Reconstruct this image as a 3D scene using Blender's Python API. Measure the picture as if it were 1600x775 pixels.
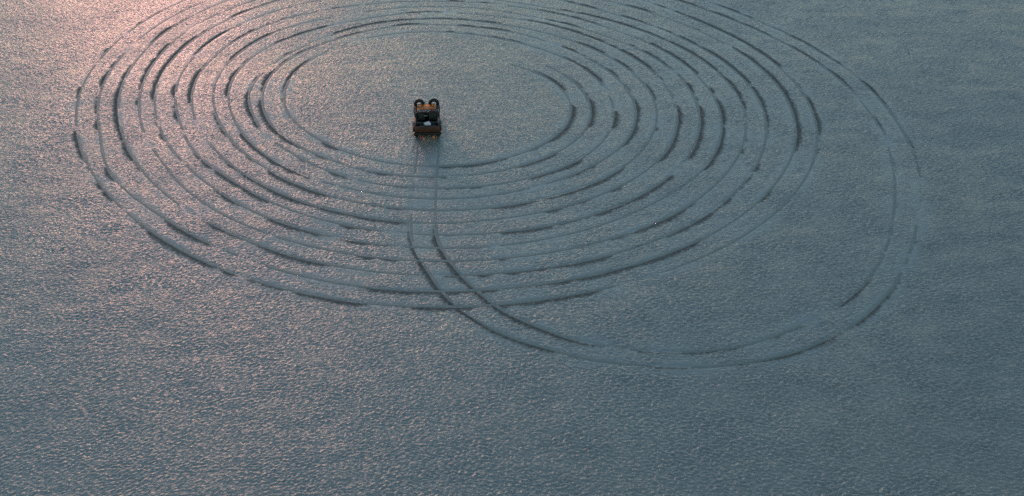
import bpy, math, random
import numpy as np

for o in list(bpy.data.objects):
    bpy.data.objects.remove(o, do_unlink=True)
scene = bpy.context.scene
col = scene.collection
R = math.radians

# ------------------------------------------------------------------ camera
cam_data = bpy.data.cameras.new('camera')
cam_data.sensor_width = 36.0
cam_data.lens = 36.0
cam_data.clip_start = 0.5
cam_data.clip_end = 20000
cam = bpy.data.objects.new('camera', cam_data)
col.objects.link(cam)
cam.location = (0, 0, 34.3)
cam.rotation_euler = (R(90 - 34.8), 0, 0)
scene.camera = cam

# ------------------------------------------------------------------ sky and sun (low dusk sun ahead and to the left)
SUN_EL, SUN_AZ = 7.5, -20.0            # azimuth in degrees, clockwise from +Y
world = bpy.data.worlds.new('World')
scene.world = world
world.use_nodes = True
wn = world.node_tree.nodes
wl = world.node_tree.links
bg = wn['Background']
sky = wn.new('ShaderNodeTexSky')
sky.sky_type = 'NISHITA'
sky.sun_disc = False
sky.sun_elevation = R(SUN_EL)
sky.sun_rotation = R(SUN_AZ)
sky.altitude = 300
sky.air_density = 1.0
sky.dust_density = 0.2
sky.ozone_density = 1.0
wl.new(sky.outputs['Color'], bg.inputs['Color'])
bg.inputs['Strength'].default_value = 0.15

sun_data = bpy.data.lights.new('sun', 'SUN')
sun_data.energy = 0.28
sun_data.angle = R(2.0)
sun_data.color = (1.0, 0.41, 0.35)
sun = bpy.data.objects.new('sun', sun_data)
col.objects.link(sun)
sun.location = (-20, 60, 30)
sun.rotation_euler = (R(90 - SUN_EL), 0, R(180 - SUN_AZ))

scene.view_settings.view_transform = 'Standard'
scene.view_settings.look = 'None'
scene.view_settings.gamma = 1.0
scene.view_settings.exposure = 0.39
scene.view_settings.use_curve_mapping = False
scene.render.engine = 'CYCLES'
scene.cycles.use_denoising = False
scene.cycles.max_bounces = 4
scene.cycles.pixel_filter_type = 'BLACKMAN_HARRIS'

# ------------------------------------------------------------------ helpers
def tag(o, label=None, cat=None, group=None, kind=None):
    if label: o['label'] = label
    if cat: o['category'] = cat
    if group: o['group'] = group
    if kind: o['kind'] = kind
    return o


def link_mesh(name, verts, faces, material, parent=None, smooth=True):
    me = bpy.data.meshes.new(name)
    me.from_pydata([tuple(map(float, v)) for v in verts], [], faces)
    me.update()
    if smooth:
        me.polygons.foreach_set('use_smooth', [True] * len(me.polygons))
    me.materials.append(material)
    o = bpy.data.objects.new(name, me)
    col.objects.link(o)
    if parent is not None:
        o.parent = parent
    return o


def grid_mesh(name, pts, material, parent=None, attributes=None):
    """pts: (rows, cols, 3) array -> one quad sheet, linked."""
    nr, nc = pts.shape[:2]
    me = bpy.data.meshes.new(name)
    me.vertices.add(nr * nc)
    me.vertices.foreach_set('co', pts.reshape(-1).astype(np.float32))
    a = (np.arange(nr - 1)[:, None] * nc + np.arange(nc - 1)[None, :]).reshape(-1)
    quads = np.stack([a, a + 1, a + nc + 1, a + nc], 1).astype(np.int32)
    n = len(quads)
    me.loops.add(n * 4)
    me.loops.foreach_set('vertex_index', quads.reshape(-1))
    me.polygons.add(n)
    me.polygons.foreach_set('loop_start', np.arange(n, dtype=np.int32) * 4)
    me.polygons.foreach_set('loop_total', np.full(n, 4, dtype=np.int32))
    me.polygons.foreach_set('use_smooth', np.ones(n, dtype=bool))
    me.update(calc_edges=True)
    for key, val in (attributes or {}).items():
        at = me.attributes.new(key, 'FLOAT', 'POINT')
        at.data.foreach_set('value', val.reshape(-1).astype(np.float32))
    me.materials.append(material)
    o = bpy.data.objects.new(name, me)
    col.objects.link(o)
    if parent is not None:
        o.parent = parent
    return o


def pchip(xk, yk):
    xk = np.asarray(xk, float); yk = np.asarray(yk, float)
    h = np.diff(xk); d = np.diff(yk) / h
    m = np.zeros_like(yk)
    m[1:-1] = (d[:-1] * h[1:] + d[1:] * h[:-1]) / (h[:-1] + h[1:])
    m[0], m[-1] = d[0], d[-1]

    def ev(x):
        i = np.clip(np.searchsorted(xk, x) - 1, 0, len(h) - 1)
        t = (x - xk[i]) / h[i]
        t2, t3 = t * t, t * t * t
        return ((2*t3 - 3*t2 + 1) * yk[i] + (t3 - 2*t2 + t) * h[i] * m[i]
                + (-2*t3 + 3*t2) * yk[i+1] + (t3 - t2) * h[i] * m[i+1])
    return ev


def smooth01(x, a, b):
    t = np.clip((x - a) / (b - a), 0, 1)
    return t * t * (3 - 2 * t)


# ---- tileable random fields, sampled anywhere on the plain
rng = np.random.default_rng(11)
TN = 1024


def field(wave, period, stretch=1.0, angle=0.0, sharp=1.6):
    """Random relief of about the given wavelength (m) on a tile of the given period (m); crests
    stretched along `angle` (radians from +X)."""
    fx = np.fft.fftfreq(TN, period / TN)
    kx, ky = np.meshgrid(fx, fx)
    ca, sa = math.cos(angle), math.sin(angle)
    u = (kx * ca + ky * sa) * stretch
    v = -kx * sa + ky * ca
    k = np.sqrt(u * u + v * v) * wave
    amp = np.exp(-((np.log(np.maximum(k, 1e-6))) ** 2) / (2 * (0.55 / sharp * 1.6) ** 2))
    amp[0, 0] = 0
    g = np.fft.fft2(rng.standard_normal((TN, TN)))
    z = np.real(np.fft.ifft2(g * amp))
    z = (z / z.std()).astype(np.float32)
    return z, period


def sample(fl, x, y, rot=0.0, ox=0.0, oy=0.0):
    z, per = fl
    c, s = math.cos(rot), math.sin(rot)
    u = ((x * c + y * s + ox) / per * TN)
    v = ((-x * s + y * c + oy) / per * TN)
    iu = np.floor(u).astype(np.int64); iv = np.floor(v).astype(np.int64)
    fu = (u - iu).astype(np.float32); fv = (v - iv).astype(np.float32)
    iu0 = iu % TN; iv0 = iv % TN; iu1 = (iu + 1) % TN; iv1 = (iv + 1) % TN
    return ((z[iv0, iu0] * (1 - fu) + z[iv0, iu1] * fu) * (1 - fv)
            + (z[iv1, iu0] * (1 - fu) + z[iv1, iu1] * fu) * fv)


F_hill = field(30.0, 500.0, 1.8, R(8))
F_drift = field(6.0, 170.0, 3.5, R(4))
F_wave = field(1.5, 47.0, 2.2, R(6))
F_left = field(0.22, 19.0, 2.0, R(38))
F_right = field(0.25, 23.0, 1.7, R(-22))
F_mid = field(0.19, 17.0, 1.0, 0.0)
F_blown = field(4.5, 110.0, 1.6, R(20))
F_patch = field(3.2, 90.0, 1.8, R(5))

# ------------------------------------------------------------------ the driven spiral
CX, CY = -6.0, 69.6
INNER_RINGS = [  # (turn in 24ths of a lap clockwise from the right, radius in metres)
    (-3,7.86),(-2,8.46),(-1,9.29),(0,10.07),(1,10.70),(2,11.13),(3,11.26),(4,11.20),(5,11.00),(6,10.76),(7,10.52),(8,10.30),(9,10.23),(10,10.46),
    (11,10.80),(12,11.08),(13,11.43),(14,11.78),(15,12.08),(16,12.15),(17,12.01),(18,11.73),(19,11.49),(20,11.48),(21,11.74),(22,12.17),(23,12.72),
    (24,13.28),(25,13.83),(26,14.29),(27,14.45),(28,14.20),(29,13.84),(30,13.48),(31,13.22),(32,12.88),(33,12.71),(34,12.88),(35,13.19),(36,13.71),
    (37,13.92),(38,14.13),(39,14.31),(40,14.62),(41,14.65),(42,14.52),(43,14.28),(44,14.36),(45,14.67),(46,15.19),(47,15.84),(48,16.47),(49,16.94),
    (50,17.15),(51,17.20),(52,16.87),(53,16.47),(54,16.04),(55,15.64),(56,15.28),(57,15.09),(58,15.20),(59,15.66),(60,16.41),(61,17.26),(62,17.95),
    (63,18.27),(64,17.68),(65,17.58),(66,17.48),(67,17.23),(68,16.87),(69,17.34),(70,18.10),(71,18.91),(72,19.57),(73,19.99),(74,20.23),(75,20.18),
    (76,19.89),(77,19.30),(78,18.71),(79,18.20),(80,17.77),(81,17.50),(82,17.90),(83,18.27),(84,19.24),(85,20.42),(86,21.41),(87,22.02),(92,19.49),
    (93,20.22),(94,21.13),(95,22.10),(96,22.86),(97,23.21),(98,23.20),(99,23.04),(100,22.63),(101,22.07),(102,21.48),(103,20.92),(104,20.53),
    (105,20.26),(106,20.17),(107,20.86),(108,21.88),(109,23.22),(110,24.65),(117,24.13),(118,24.93),(119,25.74),(120,26.39),(121,26.64),(122,26.41),
    (123,26.02),(124,25.52),(125,24.96),(126,24.39),(127,23.71),(128,23.11),(129,22.98),(130,23.47),(131,23.72),(132,24.89),(133,26.29),(134,27.77),
    (142,28.92),(143,30.30),(144,31.69),(145,32.89),]
OUTER_RINGS = [
    (-2,10.13),(-1,10.78),(0,11.49),(1,12.15),(2,12.60),(3,12.72),(4,12.57),(5,12.35),(6,12.14),(7,11.90),(8,11.70),(9,11.76),(10,12.04),(11,12.34),
    (12,12.69),(13,13.09),(14,13.39),(15,13.44),(16,13.48),(17,13.61),(18,13.25),(19,12.98),(20,13.14),(21,13.21),(22,13.60),(23,14.25),(24,14.90),
    (25,15.42),(26,15.72),(27,15.57),(28,15.36),(29,15.09),(30,14.73),(31,14.35),(32,14.17),(33,14.12),(34,14.23),(35,14.61),(36,15.26),(37,15.94),
    (38,16.45),(39,16.30),(40,16.10),(41,16.16),(42,16.04),(43,15.88),(44,15.98),(45,16.25),(46,16.75),(47,17.39),(48,17.97),(49,18.40),(50,18.67),
    (51,18.57),(52,18.24),(53,17.83),(54,17.49),(55,17.03),(56,16.67),(57,16.50),(58,16.66),(59,17.19),(60,17.99),(61,18.88),(62,19.63),(63,20.02),
    (64,19.49),(68,18.57),(69,18.87),(70,19.62),(71,20.40),(72,21.05),(73,21.54),(74,21.70),(75,21.35),(76,21.11),(77,20.71),(78,20.12),(79,19.59),
    (80,19.17),(81,18.86),(82,19.07),(83,19.72),(84,20.75),(85,21.93),(86,23.07),(87,23.87),(93,21.78),(94,22.59),(95,23.53),(96,24.28),(97,24.63),
    (98,24.62),(99,24.46),(100,24.09),(101,23.49),(102,22.86),(103,22.22),(104,21.65),(105,21.46),(106,21.64),(107,22.27),(108,23.41),(109,24.81),
    (110,26.28),(118,26.37),(119,27.22),(120,27.87),(121,28.10),(122,27.87),(123,27.41),(124,26.89),(125,26.37),(126,25.79),(127,25.13),(128,24.54),
    (129,24.24),(130,24.44),(131,25.18),(132,26.41),(133,27.88),(134,29.43),(142,30.48),(143,31.77),(144,33.17),(145,34.43),]

# the way out of the rings: wide loop on the near side, then straight in to the parked vehicle
LOOP_IN = [(24.95,57.18),(23.54,52.98),(21.92,49.19),(19.64,45.75),(16.85,43.17),(13.32,41.04),(10.84,40.17),(7.85,39.92),
    (5.26,40.27),(3.32,40.78),(1.68,41.72),(-0.34,43.17),(-1.76,44.87),(-3.09,46.96),(-4.12,49.19),(-4.56,50.79),(-4.88,54.68),(-5.02,60.5),(-5.07,62.2)]
LOOP_OUT = [(26.49,57.18),(24.76,52.26),(23.39,49.19),(21.59,46.05),(19.56,43.62),(17.93,42.09),(14.77,40.12),(11.29,39.03),
    (8.36,38.79),(4.53,39.18),(2.29,39.97),(0.0,41.04),(-1.7,42.36),(-3.5,44.41),(-4.63,46.66),(-5.6,48.86),(-6.09,50.79),(-6.35,54.68),(-6.5,60.5),(-6.57,62.2)]
ring_in = pchip([a / 24 for a, b in INNER_RINGS], [b for a, b in INNER_RINGS])
ring_out = pchip([a / 24 for a, b in OUTER_RINGS], [b for a, b in OUTER_RINGS])
RING_SPAN = {0: (-3 / 24, 145 / 24), 1: (-2 / 24, 145 / 24)}

# how deep / bare the ruts are round each lap, one digit per 24th of a lap from the right, clockwise
BARE = {
    (0, 0): '899867556877886432677568', (1, 0): '875666457757898665466556',
    (0, 1): '666776434656855455564578', (1, 1): '575676567755665665545587',
    (0, 2): '664565566754545655455475', (1, 2): '756765568757987654454567',
    (0, 3): '657777456534767643445678', (1, 3): '675445457645876544446678',
    (0, 4): '554676433454555443444658', (1, 4): '775465575456956443445688',
    (0, 5): '764566556354535333334657', (1, 5): '874466589475564444445778',
    (0, 6): '656666666666666666666666', (1, 6): '767777777777777777777776',
}
strength_of = {}
for w_ in (0, 1):
    s_ = ''.join(BARE[(w_, l_)] for l_ in range(7))
    strength_of[w_] = np.array([int(c) / 9 for c in s_])


def strength(w_, ph):
    k = np.asarray(ph) * 24
    return np.interp(k, np.arange(len(strength_of[w_])), strength_of[w_])


def noise1(n_seed, s):
    """smooth 1D noise along a rut (s in metres), about -1..1"""
    r_ = np.random.default_rng(n_seed)
    t_ = r_.uniform(-1, 1, 8192)
    i = np.floor(s).astype(int)
    f = s - i; f = f * f * (3 - 2 * f)
    return t_[i % 8192] * (1 - f) + t_[(i + 1) % 8192] * f


def bare(w_, lap_seed, s, base):
    calm = 0.45 if lap_seed == 6 else 1.0
    """0..1: how much dark packed snow shows at arclength s"""
    n = 0.80 * noise1(40 + w_ + 7 * lap_seed, s / 2.6) + 0.34 * noise1(60 + w_ + 7 * lap_seed, s / 0.8) + 0.14 * noise1(80 + w_ + 7 * lap_seed, s / 0.25)
    return np.clip((base - 0.42) * 1.2 + 0.80 * calm * n + 0.18, 0, 1)


def curve(points, step=0.12):
    P = np.array(points, float)
    P = np.vstack([2 * P[0] - P[1], P, 2 * P[-1] - P[-2]])
    out = []
    for i in range(1, len(P) - 2):
        p0, p1, p2, p3 = P[i-1:i+3]
        n = max(2, int(np.linalg.norm(p2 - p1) / step))
        t = np.linspace(0, 1, n, endpoint=False)[:, None]
        out.append(0.5 * (2*p1 + (p2 - p0)*t + (2*p0 - 5*p1 + 4*p2 - p3)*t*t + (3*p1 - p0 - 3*p2 + p3)*t**3))
    out.append(P[-2][None])
    Q = np.vstack(out)
    for _ in range(30):
        Q[1:-1] = 0.25 * Q[:-2] + 0.5 * Q[1:-1] + 0.25 * Q[2:]
    return Q


# list of ruts: dict(points Nx2, s, bare, outward normal)
ruts = []


def add_rut(Q, base, seed, w_, out_from=None):
    d = np.gradient(Q, axis=0)
    d /= np.linalg.norm(d, axis=1)[:, None] + 1e-9
    nrm = np.stack([-d[:, 1], d[:, 0]], 1)
    c = np.array(out_from if out_from is not None else (CX, CY))
    if np.mean(np.sum(nrm * (Q - c), 1)) < 0:
        nrm = -nrm
    s = np.concatenate([[0], np.cumsum(np.linalg.norm(np.diff(Q, axis=0), axis=1))])
    ruts.append(dict(Q=Q, n=nrm, s=s, b=bare(w_, seed, s, base), seed=seed * 2 + w_, w=w_))


for w_, fn in ((0, ring_in), (1, ring_out)):
    lo, hi = RING_SPAN[w_]
    for lap in range(7):
        a = max(lo, lap - 0.08 if lap else lo); b = min(hi, lap + 0.92)
        if lap == 6: b = hi
        if b <= a: continue
        r_mean = float(fn(np.array([(a + b) / 2]))[0])
        ph = np.linspace(a, b, max(20, int((b - a) * 2 * math.pi * r_mean / 0.11)))
        r = fn(ph)
        Q = np.stack([CX + r * np.cos(2*math.pi*ph), CY - r * np.sin(2*math.pi*ph)], 1)
        if lap == 6:                       # last lap runs on into the loop and in to the vehicle
            L = curve(LOOP_IN if w_ == 0 else LOOP_OUT)
            base = np.concatenate([strength(w_, ph), np.zeros(len(L))])
            f = np.linspace(0, 1, len(L))
            base[len(ph):] = np.interp(f, [0, .06, .18, .24, .36, .5, .62, .78, .83, .9, 1.0], [.55, .46, .54, .68, .64, .70, .95, 1.0, .50, .34, .36])
            Q = np.vstack([Q, L])
            for _ in range(12):
                Q[1:-1] = 0.25 * Q[:-2] + 0.5 * Q[1:-1] + 0.25 * Q[2:]
            add_rut(Q, base, lap, w_, (10, 55))
            ruts[-1]['ring'] = len(ph)
        else:
            add_rut(Q, strength(w_, ph), lap, w_)
LOOP_Q = {r['w']: r for r in ruts if len(r['Q']) and r['seed'] // 2 == 6}


def rut_field(x, y):
    """relief (m) pressed into the snow and how much the crust is smoothed over, at points x, y"""
    dz = np.zeros_like(x, dtype=np.float32)
    stain = np.zeros_like(x, dtype=np.float32)
    cover = np.zeros_like(x, dtype=np.float32)
    ang = np.arctan2(-(y - CY), x - CX) / (2 * math.pi)
    rad = np.hypot(x - CX, y - CY)

    def press(d, a):
        a = a.astype(np.float32); d = d.astype(np.float32)
        g = (-0.020 * np.exp(-((d + 0.03) / 0.15) ** 2) + 0.008 * np.exp(-((d - 0.24) / 0.10) ** 2) * a + 0.003 * np.exp(-((d + 0.30) / 0.10) ** 2)) * (0.35 + 0.65 * a)
        c = np.exp(-(d / 0.60) ** 2) * (0.80 + 0.20 * a)
        e = d - 0.09
        st = np.where(e > 0, np.exp(-(e / (0.085 + 0.27 * a * a)) ** 2), np.exp(-(e / 0.11) ** 2)) * (0.06 + 0.94 * smooth01(a, 0.10, 0.80))
        return g, c, st
    near = (rad < 40)
    for w_, fn in ((0, ring_in), (1, ring_out)):
        lo, hi = RING_SPAN[w_]
        for lap in range(-1, 7):
            ph = ang + lap
            ok = near & (ph >= lo) & (ph <= hi)
            idx = np.nonzero(ok)
            if not len(idx[0]): continue
            d = rad[idx] - fn(ph[idx])
            k2 = np.abs(d) < 1.2
            sub = tuple(i[k2] for i in idx)
            d = d[k2]
            p_ = ph[idx][k2]
            lapn = np.clip(np.floor(p_ + 0.08), 0, 6).astype(int)
            a = np.zeros(len(d))
            for L in np.unique(lapn):
                r = [q for q in ruts if q['seed'] == L * 2 + w_]
                if not r: continue
                r = r[0]
                ra = np.arctan2(-(r['Q'][:, 1] - CY), r['Q'][:, 0] - CX)
                m = lapn == L
                if L == 6:
                    nr = r['ring']
                    php = np.unwrap(ra[:nr]) / (2 * math.pi)
                    php += round(L - php[nr // 2])
                    a[m] = np.interp(p_[m], php, r['b'][:nr])
                else:
                    php = np.unwrap(ra) / (2 * math.pi)
                    php += round(L + 0.4 - php[len(php) // 2])
                    a[m] = np.interp(p_[m], php, r['b'])
            g, c, st = press(d, a)
            fade = smooth01(p_, lo, lo + 0.09).astype(np.float32)
            g = g * fade; c = c * fade; st = st * fade
            stain[sub] = np.maximum(stain[sub], st)
            dz[sub] += g
            cover[sub] = np.maximum(cover[sub], c)
    # the loop
    box = np.nonzero((x > -9) & (x < 30) & (y > 37) & (y < 64))
    if len(box[0]):
        bx_, by_ = x[box], y[box]
        for w_ in (0, 1):
            r = LOOP_Q[w_]
            Q = r['Q'][::3]; B = r['b'][::3]
            keep = np.nonzero((Q[:, 1] < 64))[0]
            NQ = r['n'][::3][keep]
            Q = Q[keep]; B = B[keep]
            best = np.full(len(bx_), 1e9, np.float32); ba = np.zeros(len(bx_), np.float32)
            # coarse cells: only test points near each stretch of the curve
            for i0 in range(0, len(Q), 12):
                q = Q[i0:i0 + 13]; bb = B[i0:i0 + 13]
                m = np.nonzero((bx_ > q[:, 0].min() - 1.3) & (bx_ < q[:, 0].max() + 1.3) & (by_ > q[:, 1].min() - 1.3) & (by_ < q[:, 1].max() + 1.3))[0]
                if not len(m): continue
                for j in range(len(q) - 1):
                    ax, ay = q[j]; ex, ey = q[j + 1] - q[j]
                    t = np.clip(((bx_[m] - ax) * ex + (by_[m] - ay) * ey) / (ex * ex + ey * ey + 1e-9), 0, 1)
                    d = np.hypot(bx_[m] - ax - t * ex, by_[m] - ay - t * ey).astype(np.float32)
                    sg = np.where(((bx_[m] - ax) * NQ[i0 + j, 0] + (by_[m] - ay) * NQ[i0 + j, 1]) >= 0, 1.0, -1.0)
                    better = d < np.abs(best[m])
                    mm = m[better]
                    best[mm] = (d * sg)[better]
                    ba[mm] = bb[j]
            k2 = np.abs(best) < 1.2
            # the ring formula already pressed the first metres of this lap
            ph_ = (ang[box][k2]) % 1.0
            g, c, st = press(best[k2], ba[k2])
            fresh = (by_[k2] < 60.7) | (bx_[k2] < 5)
            sub = tuple(i[k2] for i in box)
            dz[sub] += g * fresh
            stain[sub] = np.maximum(stain[sub], st * fresh)
            cover[sub] = np.maximum(cover[sub], c * fresh)
    # the wide smear of blown snow the vehicle pushed over the rings on its way in
    smear = (np.exp(-(np.abs(x + 5.55) / 1.05) ** 4) * np.clip(0.75 + 0.4 * sample(F_wave, x, y), 0.3, 1) * smooth01(y, 50.2, 53.0) * (1 - smooth01(y, 57.0, 61.0))).astype(np.float32)
    dz *= 1 - 0.25 * smear
    stain *= 1 - 0.75 * smear
    cover = np.maximum(cover, 0.95 * smear)
    return dz, cover, stain


def relief(x, y, want_cover=False):
    x = np.asarray(x, np.float64); y = np.asarray(y, np.float64)
    dz, cover, stain = rut_field(x, y)
    far = np.exp(-np.maximum(np.hypot(x, y - 60) - 120, 0) / 150)
    z = 0.03 * sample(F_hill, x, y) * far + (0.003 + 0.006 * smooth01(x, 8, 34)) * sample(F_drift, x, y, .05) * far
    patch = sample(F_patch, x, y)
    rough = np.clip(0.95 + 0.24 * patch, 0.4, 1.5)
    blown = sample(F_blown, x, y, 0.1)
    smooth = np.clip(cover * np.clip(0.62 + 0.55 * blown, 0.15, 1.2), 0, 1)
    keep = 1 - 0.85 * smooth
    side = smooth01(x - 0.18 * (y - 60), -16, 14)
    grain = (1 - side) * sample(F_left, x, y) + side * 1.25 * sample(F_right, x, y)
    grain = 0.8 * grain + 0.45 * sample(F_mid, x, y, 0.6)
    near_rings = np.exp(-((x - CX) ** 2 + (y - CY) ** 2) / (2 * 22.0 ** 2))
    amp = 0.0105 * (1 - 0.35 * near_rings)
    fine = 1 - 0.25 * np.exp(-((x + 26) ** 2 + (y - 24) ** 2) / (2 * 17.0 ** 2))      # finer, flatter crust towards one corner of the plain
    amp = amp * fine
    z = z + (0.0025 * sample(F_wave, x, y) * far + amp * grain * rough * far) * keep + dz
    if want_cover:
        return z, smooth, stain, fine
    return z


# ------------------------------------------------------------------ materials
def new_mat(name):
    m = bpy.data.materials.new(name)
    m.use_nodes = True
    nt = m.node_tree
    return m, nt, nt.nodes['Principled BSDF']


def snow_material():
    m, nt, b = new_mat('wind_crusted_snow')
    N, L = nt.nodes.new, nt.links.new
    tc = N('ShaderNodeTexCoord')
    at = N('ShaderNodeAttribute'); at.attribute_name = 'smoothed'
    keep = N('ShaderNodeMapRange'); keep.inputs['To Min'].default_value = 1.0; keep.inputs['To Max'].default_value = 0.25
    L(at.outputs['Fac'], keep.inputs['Value'])
    n1 = N('ShaderNodeTexNoise'); n1.inputs['Scale'].default_value = 6.5; n1.inputs['Detail'].default_value = 3.0; n1.inputs['Roughness'].default_value = 0.6
    L(tc.outputs['Object'], n1.inputs['Vector'])
    n2 = N('ShaderNodeTexNoise'); n2.inputs['Scale'].default_value = 17.0; n2.inputs['Detail'].default_value = 2.0
    L(tc.outputs['Object'], n2.inputs['Vector'])
    mul = N('ShaderNodeMath'); mul.operation = 'MULTIPLY_ADD'; mul.inputs[1].default_value = 0.35
    L(n2.outputs['Fac'], mul.inputs[0]); L(n1.outputs['Fac'], mul.inputs[2])
    bump = N('ShaderNodeBump'); bump.inputs['Distance'].default_value = 0.05
    L(mul.outputs[0], bump.inputs['Height']); 
    ac = N('ShaderNodeAttribute'); ac.attribute_name = 'crust'
    ks = N('ShaderNodeMath'); ks.operation = 'MULTIPLY'
    L(keep.outputs['Result'], ks.inputs[0]); L(ac.outputs['Fac'], ks.inputs[1]); L(ks.outputs[0], bump.inputs['Strength'])
    # loose crystals: small flat facets, each tilted its own way
    vo = N('ShaderNodeTexVoronoi'); vo.inputs['Scale'].default_value = 8.5
    L(tc.outputs['Object'], vo.inputs['Vector'])
    sub = N('ShaderNodeVectorMath'); sub.operation = 'SUBTRACT'; sub.inputs[1].default_value = (0.5, 0.5, 0.5)
    L(vo.outputs['Color'], sub.inputs[0])
    tilt = N('ShaderNodeMath'); tilt.operation = 'MULTIPLY'; tilt.inputs[1].default_value = 0.26
    L(ks.outputs[0], tilt.inputs[0])
    sc = N('ShaderNodeVectorMath'); sc.operation = 'SCALE'
    L(sub.outputs[0], sc.inputs[0]); L(tilt.outputs[0], sc.inputs['Scale'])
    av = N('ShaderNodeVectorMath'); av.operation = 'ADD'
    L(bump.outputs['Normal'], av.inputs[0]); L(sc.outputs[0], av.inputs[1])
    nv = N('ShaderNodeVectorMath'); nv.operation = 'NORMALIZE'
    L(av.outputs[0], nv.inputs[0]); L(nv.outputs[0], b.inputs['Normal'])
    # colour: clean snow, a little dust blown over it in wide patches, packed bluish snow where it is smoothed
    big = N('ShaderNodeTexNoise'); big.inputs['Scale'].default_value = 0.09; big.inputs['Detail'].default_value = 4.0; big.inputs['Roughness'].default_value = 0.62
    L(tc.outputs['Object'], big.inputs['Vector'])
    ramp = N('ShaderNodeValToRGB')
    ramp.color_ramp.elements[0].position = 0.36; ramp.color_ramp.elements[0].color = (0.234, 0.268, 0.23, 1)
    ramp.color_ramp.elements[1].position = 0.66; ramp.color_ramp.elements[1].color = (0.28, 0.29, 0.238, 1)
    L(big.outputs['Fac'], ramp.inputs['Fac'])
    mix = N('ShaderNodeMix'); mix.data_type = 'RGBA'
    L(at.outputs['Fac'], mix.inputs['Factor']); L(ramp.outputs['Color'], mix.inputs['A'])
    mix.inputs['B'].default_value = (0.272, 0.328, 0.285, 1)
    # packed, dirtied snow thrown up beside the ruts, in flecks
    ap = N('ShaderNodeAttribute'); ap.attribute_name = 'packed'
    nf = N('ShaderNodeTexNoise'); nf.inputs['Scale'].default_value = 5.0; nf.inputs['Detail'].default_value = 4.0; nf.inputs['Roughness'].default_value = 0.7
    L(tc.outputs['Object'], nf.inputs['Vector'])
    ad = N('ShaderNodeMath'); ad.operation = 'MULTIPLY_ADD'; ad.inputs[1].default_value = 1.5; ad.inputs[2].default_value = -0.80
    L(nf.outputs['Fac'], ad.inputs[0])
    ad2 = N('ShaderNodeMath'); ad2.operation = 'ADD'
    L(ad.outputs[0], ad2.inputs[0]); L(ap.outputs['Fac'], ad2.inputs[1])
    fr = N('ShaderNodeMapRange'); fr.interpolation_type = 'SMOOTHSTEP'
    fr.inputs['From Min'].default_value = 0.10; fr.inputs['From Max'].default_value = 0.98; fr.inputs['To Max'].default_value = 0.82
    L(ad2.outputs[0], fr.inputs['Value'])
    mix2 = N('ShaderNodeMix'); mix2.data_type = 'RGBA'
    L(fr.outputs['Result'], mix2.inputs['Factor']); L(mix.outputs['Result'], mix2.inputs['A'])
    mix2.inputs['B'].default_value = (0.065, 0.075, 0.07, 1)
    L(mix2.outputs['Result'], b.inputs['Base Color'])
    mo = N('ShaderNodeTexNoise'); mo.inputs['Scale'].default_value = 0.16; mo.inputs['Detail'].default_value = 3.0
    L(tc.outputs['Object'], mo.inputs['Vector'])
    mor = N('ShaderNodeMapRange'); mor.inputs['From Min'].default_value = 0.3; mor.inputs['From Max'].default_value = 0.7
    mor.inputs['To Min'].default_value = 0.38; mor.inputs['To Max'].default_value = 0.30
    L(mo.outputs['Fac'], mor.inputs['Value'])
    rr = N('ShaderNodeMapRange')
    L(mor.outputs['Result'], rr.inputs['To Min']); rr.inputs['To Max'].default_value = 0.9
    L(fr.outputs['Result'], rr.inputs['Value']); L(rr.outputs['Result'], b.inputs['Roughness'])
    sp = N('ShaderNodeMapRange'); sp.inputs['To Min'].default_value = 0.9; sp.inputs['To Max'].default_value = 0.12
    L(fr.outputs['Result'], sp.inputs['Value']); L(sp.outputs['Result'], b.inputs['Specular IOR Level'])
    b.inputs['IOR'].default_value = 1.85
    return m


def packed_material():
    m, nt, b = new_mat('packed_snow')
    N, L = nt.nodes.new, nt.links.new
    tc = N('ShaderNodeTexCoord')
    n = N('ShaderNodeTexNoise'); n.inputs['Scale'].default_value = 1.4; n.inputs['Detail'].default_value = 5.0
    L(tc.outputs['Object'], n.inputs['Vector'])
    ramp = N('ShaderNodeValToRGB')
    ramp.color_ramp.elements[0].position = 0.3; ramp.color_ramp.elements[0].color = (0.24, 0.288, 0.255, 1)
    ramp.color_ramp.elements[1].position = 0.75; ramp.color_ramp.elements[1].color = (0.28, 0.325, 0.285, 1)
    L(n.outputs['Fac'], ramp.inputs['Fac']); L(ramp.outputs['Color'], b.inputs['Base Color'])
    bump = N('ShaderNodeBump'); bump.inputs['Distance'].default_value = 0.03; bump.inputs['Strength'].default_value = 0.6
    n2 = N('ShaderNodeTexNoise'); n2.inputs['Scale'].default_value = 14.0
    L(tc.outputs['Object'], n2.inputs['Vector']); L(n2.outputs['Fac'], bump.inputs['Height']); L(bump.outputs['Normal'], b.inputs['Normal'])
    b.inputs['Roughness'].default_value = 0.5
    b.inputs['IOR'].default_value = 1.6
    return m


M_SNOW = snow_material()
M_PACKED = packed_material()

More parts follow.
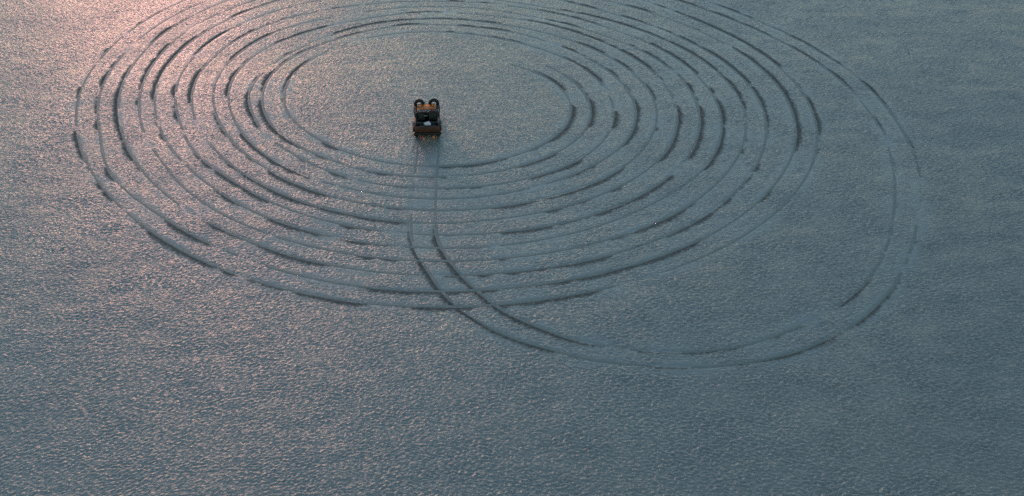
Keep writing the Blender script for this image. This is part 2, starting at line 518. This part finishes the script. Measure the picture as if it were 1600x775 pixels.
# ------------------------------------------------------------------ the snow plain: one sheet, fine where the photograph looks, coarse out to the horizon
FAN = 24.0
t_core = np.linspace(-0.5, 0.5, 1150)
t_out = 0.5 * 1.09 ** np.arange(1, 58)
tt = np.concatenate([-t_out[::-1], t_core, t_out])
pitch, f_, H_ = R(34.8), 1600.0, 34.3
pix = np.linspace(850, -70, 1000)                # even spacing as seen from the drone's height
yy_c = H_ / np.tan(pitch + np.arctan((pix - 387.5) / f_))
near_rows = np.linspace(-22.0, yy_c[0], 60)[:-1]
far_rows = yy_c[-1] + (yy_c[-1] - yy_c[-2]) * np.cumsum(1.09 ** np.arange(1, 90))
rows = np.concatenate([near_rows, yy_c, far_rows])
X = tt[None, :] * (rows[:, None] + FAN)
Y = np.repeat(rows[:, None], len(tt), 1)
Z, SM, ST, FI = relief(X.reshape(-1), Y.reshape(-1), True)
pts = np.stack([X.reshape(-1), Y.reshape(-1), Z], 1).reshape(len(rows), len(tt), 3)
ground = grid_mesh('snow_ground', pts, M_SNOW, None, {'smoothed': SM, 'packed': ST, 'crust': FI})
tag(ground, 'wide wind-crusted snow plain marked with rings of tyre ruts', kind='structure')

# ------------------------------------------------------------------ packed snow lining the ruts: one strip per wheel and lap
for r in ruts:
    Q, n, s, b = r['Q'], r['n'], r['s'], r['b']
    wob = 0.02 * noise1(200 + r['seed'], s / 0.7) + 0.012 * noise1(230 + r['seed'], s / 0.25)
    drift = noise1(260 + r['seed'], s / 3.0) + 0.5 * noise1(290 + r['seed'], s / 0.9)   # drifted over where high
    rowsL = []
    for u in (-0.17, -0.14, -0.08, -0.02, 0.04, 0.07):
        off = u + wob * (1 if u > -0.05 else -1)
        P2 = Q + n * off[:, None]
        edge = 0.02 if u in (-0.17, 0.07) else 0.0
        z = relief(P2[:, 0], P2[:, 1]) + 0.005 - edge - 0.03 * smooth01(drift, 0.55, 0.9)
        z = z - 0.002 * ((P2[:, 0] < -3.5) & (np.abs(P2[:, 0] + 5.6) < 2) & (P2[:, 1] > 51.5) & (P2[:, 1] < 60.5) & (np.arange(len(Q)) > 0.8 * len(Q)) & (r['seed'] // 2 == 6))
        rowsL.append(np.stack([P2[:, 0], P2[:, 1], z], 1))
    strip = np.stack(rowsL, 1)
    # face up
    a_ = strip[1, 0] - strip[0, 0]; c_ = strip[0, 1] - strip[0, 0]
    if np.cross(a_, c_)[2] > 0:
        strip = strip[:, ::-1]
    grid_mesh('tyre_track', strip, M_PACKED, ground)

# ------------------------------------------------------------------ the open off-road vehicle parked inside the rings
def paint(name, rgb, rough=0.4, metallic=0.0, wear=0.25, scale=7.0, coat=0.0):
    m, nt, b = new_mat(name)
    N, L = nt.nodes.new, nt.links.new
    tc = N('ShaderNodeTexCoord')
    n = N('ShaderNodeTexNoise'); n.inputs['Scale'].default_value = scale; n.inputs['Detail'].default_value = 5.0
    L(tc.outputs['Object'], n.inputs['Vector'])
    ramp = N('ShaderNodeValToRGB')
    ramp.color_ramp.elements[0].position = 0.35
    ramp.color_ramp.elements[0].color = tuple(c * (1 - wear) for c in rgb) + (1,)
    ramp.color_ramp.elements[1].position = 0.70
    ramp.color_ramp.elements[1].color = tuple(min(1, c * (1 + 0.6 * wear)) for c in rgb) + (1,)
    L(n.outputs['Fac'], ramp.inputs['Fac']); L(ramp.outputs['Color'], b.inputs['Base Color'])
    mr = N('ShaderNodeMapRange'); mr.inputs['To Min'].default_value = max(0.03, rough - 0.1); mr.inputs['To Max'].default_value = min(1, rough + 0.15)
    L(n.outputs['Fac'], mr.inputs['Value']); L(mr.outputs['Result'], b.inputs['Roughness'])
    b.inputs['Metallic'].default_value = metallic
    b.inputs['Coat Weight'].default_value = coat
    return m


M_ORANGE = paint('orange_paint', (0.58, 0.17, 0.035), 0.40, metallic=0.55)
M_ORANGE.node_tree.nodes['Principled BSDF'].inputs['Specular IOR Level'].default_value = 0.15
M_ORANGE_SHADED = paint('shaded_orange_paint', (0.085, 0.034, 0.016), 0.55)  # orange of the tailgate in shade, the shade painted into a darker brown colour
M_BLACKPAINT = paint('black_steel', (0.012, 0.012, 0.013), 0.38)
M_PLASTIC = paint('black_plastic', (0.014, 0.015, 0.016), 0.6)
M_RUBBER = paint('tyre_rubber', (0.013, 0.013, 0.014), 0.85)
M_SEAT = paint('dark_seat_vinyl', (0.034, 0.044, 0.040), 0.65)
M_RIM = paint('grey_rim_metal', (0.32, 0.33, 0.34), 0.35, 0.9)
M_CLOTH = paint('white_canvas', (0.80, 0.82, 0.84), 0.7, scale=14)
M_GREY = paint('grey_trim', (0.10, 0.115, 0.12), 0.5)
M_CHROME = paint('bright_metal', (0.75, 0.76, 0.78), 0.22, 1.0, 0.1)
M_GLASS, _nt, _b = new_mat('windscreen_glass')
_b.inputs['Base Color'].default_value = (0.75, 0.82, 0.84, 1); _b.inputs['Roughness'].default_value = 0.05
_b.inputs['Transmission Weight'].default_value = 0.85; _b.inputs['IOR'].default_value = 1.45
_n = _nt.nodes.new('ShaderNodeTexNoise'); _n.inputs['Scale'].default_value = 9
_mr = _nt.nodes.new('ShaderNodeMapRange'); _mr.inputs['To Min'].default_value = 0.03; _mr.inputs['To Max'].default_value = 0.35
_nt.links.new(_n.outputs['Fac'], _mr.inputs['Value']); _nt.links.new(_mr.outputs['Result'], _b.inputs['Roughness'])


def lamp_mat(name, rgb, power):
    m, nt, b = new_mat(name)
    b.inputs['Base Color'].default_value = rgb + (1,)
    b.inputs['Roughness'].default_value = 0.25
    n = nt.nodes.new('ShaderNodeTexWave'); n.inputs['Scale'].default_value = 20
    mr = nt.nodes.new('ShaderNodeMapRange'); mr.inputs['To Min'].default_value = power * 0.6; mr.inputs['To Max'].default_value = power
    nt.links.new(n.outputs['Fac'], mr.inputs['Value'])
    b.inputs['Emission Color'].default_value = rgb + (1,)
    nt.links.new(mr.outputs['Result'], b.inputs['Emission Strength'])
    return m


M_TAIL = lamp_mat('red_tail_lens', (0.45, 0.05, 0.04), 0.12)
M_AMBER = lamp_mat('amber_tail_lens', (0.65, 0.18, 0.03), 0.12)
M_LENS = paint('clear_lens', (0.7, 0.72, 0.72), 0.12)

import bmesh


class MB:
    """collects shapes into one mesh"""
    def __init__(self):
        self.bm = bmesh.new()

    def box(self, c, d, taper=(1, 1), shift=(0, 0), bevel=0.02, rotx=0.0, seg=2):
        """box centred at c with size d; the top face scaled by taper and moved by shift"""
        g = bmesh.ops.create_cube(self.bm, size=1.0)
        vs = g['verts']
        for v in vs:
            x, y, z = v.co
            if z > 0:
                v.co.x = x * taper[0]; v.co.y = y * taper[1]
            v.co.x *= d[0]; v.co.y *= d[1]; v.co.z *= d[2]
            if z > 0:
                v.co.x += shift[0]; v.co.y += shift[1]
            if rotx:
                yy, zz = v.co.y, v.co.z
                v.co.y = yy * math.cos(rotx) - zz * math.sin(rotx); v.co.z = yy * math.sin(rotx) + zz * math.cos(rotx)
            v.co.x += c[0]; v.co.y += c[1]; v.co.z += c[2]
        if bevel > 0:
            es = list({e for v in vs for e in v.link_edges})
            bmesh.ops.bevel(self.bm, geom=es, offset=bevel, segments=seg, affect='EDGES', profile=0.5)
        return self

    def tube(self, pts, r, n=10, closed=False):
        P = [np.array(p, float) for p in pts]
        rings = []
        for i, p in enumerate(P):
            if closed:
                t = P[(i + 1) % len(P)] - P[i - 1]
            else:
                t = P[min(i + 1, len(P) - 1)] - P[max(i - 1, 0)]
            t /= np.linalg.norm(t) + 1e-9
            ref = np.array([0, 1, 0]) if abs(t[1]) < 0.9 else np.array([1, 0, 0])
            u = np.cross(t, ref); u /= np.linalg.norm(u)
            v = np.cross(t, u)
            rings.append([self.bm.verts.new(p + r * (math.cos(a) * u + math.sin(a) * v)) for a in (2 * math.pi * k / n for k in range(n))])
        m = len(rings)
        for i in range(m if closed else m - 1):
            A, B = rings[i], rings[(i + 1) % m]
            for k in range(n):
                self.bm.faces.new((A[k], A[(k + 1) % n], B[(k + 1) % n], B[k]))
        if not closed:
            self.bm.faces.new(rings[0][::-1]); self.bm.faces.new(rings[-1])
        return self

    def lathe(self, c, prof, axis='x', n=28, close=True):
        """prof: (offset along axis, radius) loop revolved about the axis through c"""
        rings = []
        for k in range(n):
            a = 2 * math.pi * k / n
            ring = []
            for o, r in prof:
                if axis == 'x':
                    co = (c[0] + o, c[1] + r * math.cos(a), c[2] + r * math.sin(a))
                else:
                    co = (c[0] + r * math.cos(a), c[1] + o, c[2] + r * math.sin(a))
                ring.append(self.bm.verts.new(co))
            rings.append(ring)
        m = len(prof)
        for k in range(n):
            A, B = rings[k], rings[(k + 1) % n]
            for j in range(m if close else m - 1):
                self.bm.faces.new((A[j], A[(j + 1) % m], B[(j + 1) % m], B[j]))
        return self

    def poly_prism(self, outline, y0, y1):
        """outline in (x, z), extruded from y0 to y1"""
        a = [self.bm.verts.new((x, y0, z)) for x, z in outline]
        b = [self.bm.verts.new((x, y1, z)) for x, z in outline]
        n = len(a)
        self.bm.faces.new(a); self.bm.faces.new(b[::-1])
        for k in range(n):
            self.bm.faces.new((a[k], b[k], b[(k + 1) % n], a[(k + 1) % n]))
        return self

    def loft(self, sections):
        """list of equal-length point loops, capped at both ends"""
        R_ = [[self.bm.verts.new(p) for p in s] for s in sections]
        n = len(R_[0])
        for A, B in zip(R_[:-1], R_[1:]):
            for k in range(n):
                self.bm.faces.new((A[k], A[(k + 1) % n], B[(k + 1) % n], B[k]))
        self.bm.faces.new(R_[0][::-1]); self.bm.faces.new(R_[-1])
        return self

    def build(self, name, material, parent=None, smooth=True):
        bmesh.ops.recalc_face_normals(self.bm, faces=self.bm.faces[:])
        me = bpy.data.meshes.new(name)
        self.bm.to_mesh(me); self.bm.free()
        me.materials.append(material)
        if smooth:
            me.polygons.foreach_set('use_smooth', [True] * len(me.polygons))
            me.set_sharp_from_angle(angle=R(35))
        o = bpy.data.objects.new(name, me)
        col.objects.link(o)
        if parent is not None:
            o.parent = parent
        return o


VX, VY = -5.98, 64.35
root = bpy.data.objects.new('off_road_vehicle', None)
col.objects.link(root)
gz = float(np.mean(relief(np.array([VX - .75, VX + .75, VX, VX]), np.array([VY, VY, VY - 1.2, VY + 1.2]))))
root.location = (VX, VY, gz - 0.02)
root.rotation_euler = (0, 0, R(4.5))
tag(root, 'open-topped orange and black off-road vehicle with two round hoops, parked inside the rings', 'off-road vehicle')

# chassis and tub
body = MB().box((0, -0.62, 0.56), (1.60, 2.30, 0.10), bevel=0.02).build('floor_pan', M_BLACKPAINT, root)
for sx in (-1, 1):
    # side of the tub with the sunk door opening: rear quarter, sill, cowl side
    m = MB()
    m.box((sx * 0.80, -1.28, 0.77), (0.07, 1.00, 0.44), bevel=0.025)
    m.box((sx * 0.80, -0.36, 0.66), (0.06, 0.86, 0.22), bevel=0.02)
    m.build('side_panel', M_ORANGE, root)
    MB().box((sx * 0.80, 0.30, 0.79), (0.07, 0.50, 0.46), bevel=0.025).build('cowl_side', M_BLACKPAINT, root)
    MB().box((sx * 0.80, -1.28, 1.005), (0.10, 1.02, 0.035), bevel=0.012).build('side_rail', M_BLACKPAINT, root)
    # rear mudguard, wide and flat
    MB().box((sx * 0.90, -1.18, 0.80), (0.17, 1.02, 0.05), taper=(1, 0.8), bevel=0.02).box((sx * 0.90, -1.70, 0.69), (0.17, 0.05, 0.24), bevel=0.018).build('rear_mudguard', M_PLASTIC, root)
    # front wing
    sec = []
    for yy, zt, wd in ((0.62, 0.62, 0.22), (0.74, 0.84, 0.26), (0.95, 0.90, 0.28), (1.45, 0.89, 0.28), (1.70, 0.84, 0.26), (1.80, 0.70, 0.22)):
        x0, x1 = sx * 0.66, sx * (0.66 + wd)
        sec.append([(x0, yy, zt - 0.05), (x1, yy, zt - 0.06), (x1, yy, zt - 0.02), (x1 - sx * 0.05, yy, zt), (x0, yy, zt + 0.01)])
    MB().loft(sec).build('front_wing', M_PLASTIC, root)
    MB().box((sx * 0.865, -0.10, 0.43), (0.14, 1.20, 0.05), bevel=0.015).build('side_step', M_BLACKPAINT, root)
tg = MB().box((0, -1.80, 0.76), (1.60, 0.06, 0.42), bevel=0.02).build('tailgate', M_ORANGE_SHADED, root)
MB().box((0, -1.80, 0.985), (1.56, 0.08, 0.035), bevel=0.01).build('top_rail', M_BLACKPAINT, tg)
for zz in (0.68, 0.78, 0.88):
    MB().box((0, -1.838, zz), (1.25, 0.02, 0.03), bevel=0.006).build('pressed_rib', M_ORANGE_SHADED, tg)
MB().box((0, -1.90, 0.48), (1.92, 0.14, 0.17), bevel=0.03).build('rear_bumper', M_BLACKPAINT, root)
MB().box((0, 1.86, 0.52), (1.62, 0.14, 0.16), bevel=0.03).build('front_bumper', M_BLACKPAINT, root)
for sx, mt in ((-1, M_TAIL), (1, M_AMBER)):
    t = MB().lathe((sx * 0.43, -1.93, 0.20), [(0.0, 0.001), (-0.035, 0.03), (-0.04, 0.06), (-0.02, 0.075), (0.05, 0.075), (0.05, 0.001)], axis='y', n=20).build('tail_light', mt, root)
    t['label'] = 'round red tail light under the bumper' if sx < 0 else 'round amber tail light under the bumper'
    MB().box((sx * 0.43, -1.90, 0.33), (0.05, 0.05, 0.16), bevel=0.006).build('bracket', M_BLACKPAINT, t)

# bonnet with a slight crown, grille, headlights
sec = []
for yy, hw, zt in ((0.80, 0.69, 1.00), (0.95, 0.685, 1.005), (1.25, 0.66, 0.99), (1.62, 0.63, 0.965), (1.72, 0.62, 0.92)):
    sec.append([(-hw, yy, 0.66)] + [(hw * math.sin(a), yy, zt - 0.055 * (1 - math.cos(a * 0.98)) - (0.05 if abs(a) > 1.5 else 0)) for a in np.linspace(-1.57, 1.57, 13)] + [(hw, yy, 0.66)])
bon = MB().loft(sec).build('bonnet', M_ORANGE, root)
for sx in (-0.2, 0.2):
    MB().box((sx, 1.22, 1.000), (0.035, 0.66, 0.022), bevel=0.008).build('bonnet_crease', M_ORANGE, bon)
gr = MB().box((0, 1.745, 0.72), (1.24, 0.05, 0.44), bevel=0.02).build('grille', M_BLACKPAINT, root)
for k in range(7):
    MB().box((-0.24 + 0.08 * k, 1.776, 0.72), (0.03, 0.02, 0.30), bevel=0.006).build('grille_slat', M_GREY, gr)
for sx in (-1, 1):
    h = MB().lathe((sx * 0.45, 1.77, 0.76), [(0.0, 0.11), (0.05, 0.11), (0.06, 0.09), (0.0, 0.09)], axis='y', n=24).build('headlight', M_CHROME, root)
    MB().lathe((sx * 0.45, 1.775, 0.76), [(0.0, 0.088), (0.03, 0.088), (0.05, 0.05), (0.055, 0.001), (0.0, 0.001)], axis='y', n=24).build('lens', M_LENS, h)

# the pair of tall black hoops standing on the front bumper
for sx in (-1, 1):
    cx_, rr = sx * 0.515, 0.28
    P = [(cx_ - rr, 1.90, 0.56), (cx_ - rr, 1.90, 0.75)]
    P += [(cx_ - rr * math.cos(a), 1.90, 0.86 + rr * math.sin(a)) for a in np.linspace(0, math.pi, 17)]
    P += [(cx_ + rr, 1.90, 0.75), (cx_ + rr, 1.90, 0.56)]
    MB().tube(P, 0.118, 14).build('front_hoop', M_PLASTIC, root)

# windscreen, raked back
ws = MB()
ws.tube([(-0.70, 0.50, 1.0), (-0.68, 0.16, 1.13), (0.68, 0.16, 1.13), (0.70, 0.50, 1.0)], 0.026, 8)
ws.tube([(-0.70, 0.50, 1.0), (0.70, 0.50, 1.0)], 0.024, 8)
ws.tube([(0, 0.50, 1.0), (0, 0.16, 1.13)], 0.018, 8)
fr = ws.build('windscreen_frame', M_BLACKPAINT, root)
for a, b_ in ((-0.665, -0.022), (0.022, 0.665)):
    MB().loft([[(a, 0.492, 1.02), (b_, 0.492, 1.02), (b_, 0.18, 1.122), (a, 0.18, 1.122)],
               [(a, 0.484, 1.017), (b_, 0.484, 1.017), (b_, 0.177, 1.114), (a, 0.177, 1.114)]]).build('pane', M_GLASS, fr)
# dashboard, steering wheel
cowl = MB().box((0, 0.65, 0.83), (1.40, 0.32, 0.30), bevel=0.03).build('cowl', M_PLASTIC, root)
MB().box((-0.20, 0.65, 0.985), (0.86, 0.25, 0.025), bevel=0.01).build('cowl_panel', M_GREY, cowl)
dash = MB().box((0, 0.36, 0.88), (1.50, 0.30, 0.18), taper=(1, 0.8), shift=(0, 0.03), bevel=0.03).build('dashboard', M_PLASTIC, root)
MB().box((-0.22, 0.34, 0.985), (0.90, 0.26, 0.03), bevel=0.012).build('dashboard_top', M_GREY, dash)
st = MB().tube([(-0.38 + 0.19 * math.cos(a), 0.16 - 0.10 * math.sin(a), 0.99 + 0.16 * math.sin(a)) for a in np.linspace(0, 2 * math.pi, 24, endpoint=False)], 0.017, 8, closed=True).build('steering_wheel', M_PLASTIC, root)
MB().tube([(-0.38, 0.16, 0.99), (-0.38, 0.34, 0.90)], 0.025, 8).tube([(-0.56, 0.16, 0.99), (-0.20, 0.16, 0.99)], 0.014, 6).build('column', M_PLASTIC, st)
# mirrors
for sx in (-1, 1):
    mi = MB().box((sx * 0.80, 0.42, 1.12), (0.16, 0.05, 0.12), bevel=0.02).tube([(sx * 0.70, 0.46, 1.06), (sx * 0.78, 0.43, 1.10)], 0.012, 6).build('wing_mirror', M_PLASTIC, root)
    MB().box((sx * 0.80, 0.392, 1.12), (0.13, 0.012, 0.095), bevel=0.004).build('mirror_glass', M_CHROME, mi)

# seats
for sx in (-1, 1):
    s_ = bpy.data.objects.new('front_seat', None); col.objects.link(s_); s_.parent = root
    MB().box((sx * 0.38, -0.02, 0.70), (0.50, 0.50, 0.16), taper=(0.94, 0.95), bevel=0.05, seg=3).build('cushion', M_SEAT, s_)
    MB().box((sx * 0.38, -0.30, 0.96), (0.48, 0.14, 0.50), taper=(0.88, 0.8), shift=(0, -0.08), bevel=0.05, seg=3).build('backrest', M_SEAT, s_)
    MB().box((sx * 0.38, -0.40, 1.28), (0.26, 0.09, 0.15), bevel=0.035, seg=3).build('headrest', M_SEAT, s_)
bench = bpy.data.objects.new('rear_bench', None); col.objects.link(bench); bench.parent = root
MB().box((0, -0.88, 0.72), (1.36, 0.44, 0.16), bevel=0.05, seg=3).build('cushion', M_SEAT, bench)
MB().box((0, -1.14, 0.86), (1.36, 0.12, 0.28), taper=(0.96, 0.8), shift=(0, -0.04), bevel=0.04, seg=3).build('backrest', M_SEAT, bench)

MB().box((0.05, -1.49, 0.755), (1.10, 0.40, 0.29), bevel=0.02).build('load_box', M_PLASTIC, root)

# roll cage
cage = MB()
cage.tube([(-0.74, -0.52, 0.98), (-0.74, -0.52, 1.28), (-0.66, -0.52, 1.40), (0.66, -0.52, 1.40), (0.74, -0.52, 1.28), (0.74, -0.52, 0.98)], 0.032, 10)
for sx in (-1, 1):
    cage.tube([(sx * 0.72, -0.54, 1.30), (sx * 0.74, -1.45, 1.02)], 0.028, 8)
cage.build('roll_bar', M_BLACKPAINT, root)

# wheels
for sx in (-1, 1):
    for yy in (-1.16, 1.20):
        w = bpy.data.objects.new('wheel', None); col.objects.link(w); w.parent = root
        cx_ = sx * 0.755
        MB().lathe((cx_, yy, 0.39), [(-0.12, 0.22), (-0.135, 0.30), (-0.125, 0.365), (-0.10, 0.385), (-0.05, 0.392), (0.05, 0.392), (0.10, 0.385), (0.125, 0.365), (0.135, 0.30), (0.12, 0.22)], n=36).build('tyre', M_RUBBER, w)
        tread = MB()
        for k in range(26):
            a = 2 * math.pi * k / 26
            for side in (-1, 1):
                aa = a + side * 0.06
                tread.box((0, 0, 0), (0.10, 0.05, 0.025), bevel=0)
                vs = tread.bm.verts[:][-8:] if hasattr(tread.bm.verts, 'ensure_lookup_table') and tread.bm.verts.ensure_lookup_table() is None else []
                for v in vs:
                    x, y, z = v.co
                    rad = 0.395 + z
                    v.co = (cx_ + side * 0.065 + x, yy + rad * math.cos(aa) - y * math.sin(aa), 0.39 + rad * math.sin(aa) + y * math.cos(aa))
        tread.build('tread', M_RUBBER, w, smooth=False)
        MB().lathe((cx_, yy, 0.39), [(-0.115, 0.218), (-0.10, 0.20), (sx * 0.03, 0.19), (sx * 0.05, 0.06), (sx * 0.085, 0.05), (sx * 0.085, 0.001), (sx * 0.02, 0.001), (sx * 0.005, 0.17), (-0.09, 0.185), (0.10, 0.20), (0.115, 0.218)], n=28).build('rim', M_RIM, w)
for yy in (-1.16, 1.20):
    MB().tube([(-0.66, yy, 0.39), (0.66, yy, 0.39)], 0.045, 10).lathe((0.08, yy, 0.39), [(-0.12, 0.05), (-0.06, 0.12), (0.06, 0.12), (0.12, 0.05)], n=16).build('axle', M_BLACKPAINT, root)
fr_ = MB()
for sx in (-1, 1):
    fr_.box((sx * 0.42, 0.0, 0.475), (0.09, 3.55, 0.10), bevel=0.01)
fr_.build('chassis_rail', M_BLACKPAINT, root)

# white bag lying on the load floor behind the rear bench
rb = random.Random(5)
bm = bmesh.new()
bmesh.ops.create_icosphere(bm, subdivisions=3, radius=1.0)
for v in bm.verts:
    x, y, z = v.co
    q = 1 + 0.10 * math.sin(5 * x + 2 * y) + 0.07 * math.sin(9 * y + 4 * z + 1)
    pinch = 1 - 0.45 * max(0, abs(x) - 0.55)
    v.co = (0.25 * x * q, 0.13 * y * q * pinch, 0.155 * max(-0.8, z * q * pinch + 0.10 * math.sin(4 * x)))
me = bpy.data.meshes.new('white_bag'); bm.to_mesh(me); bm.free()
me.polygons.foreach_set('use_smooth', [True] * len(me.polygons)); me.materials.append(M_CLOTH)
bag = bpy.data.objects.new('white_bag', me); col.objects.link(bag)
ca, sa = math.cos(R(4.5)), math.sin(R(4.5))
lx, ly = 0.05, -1.46
bag.location = (VX + lx * ca - ly * sa, VY + lx * sa + ly * ca, gz - 0.02 + 0.90 + 0.122)
bag.rotation_euler = (0, 0, R(-6))
tag(bag, 'small crumpled white bag lying on the dark load box in the rear of the vehicle', 'bag')
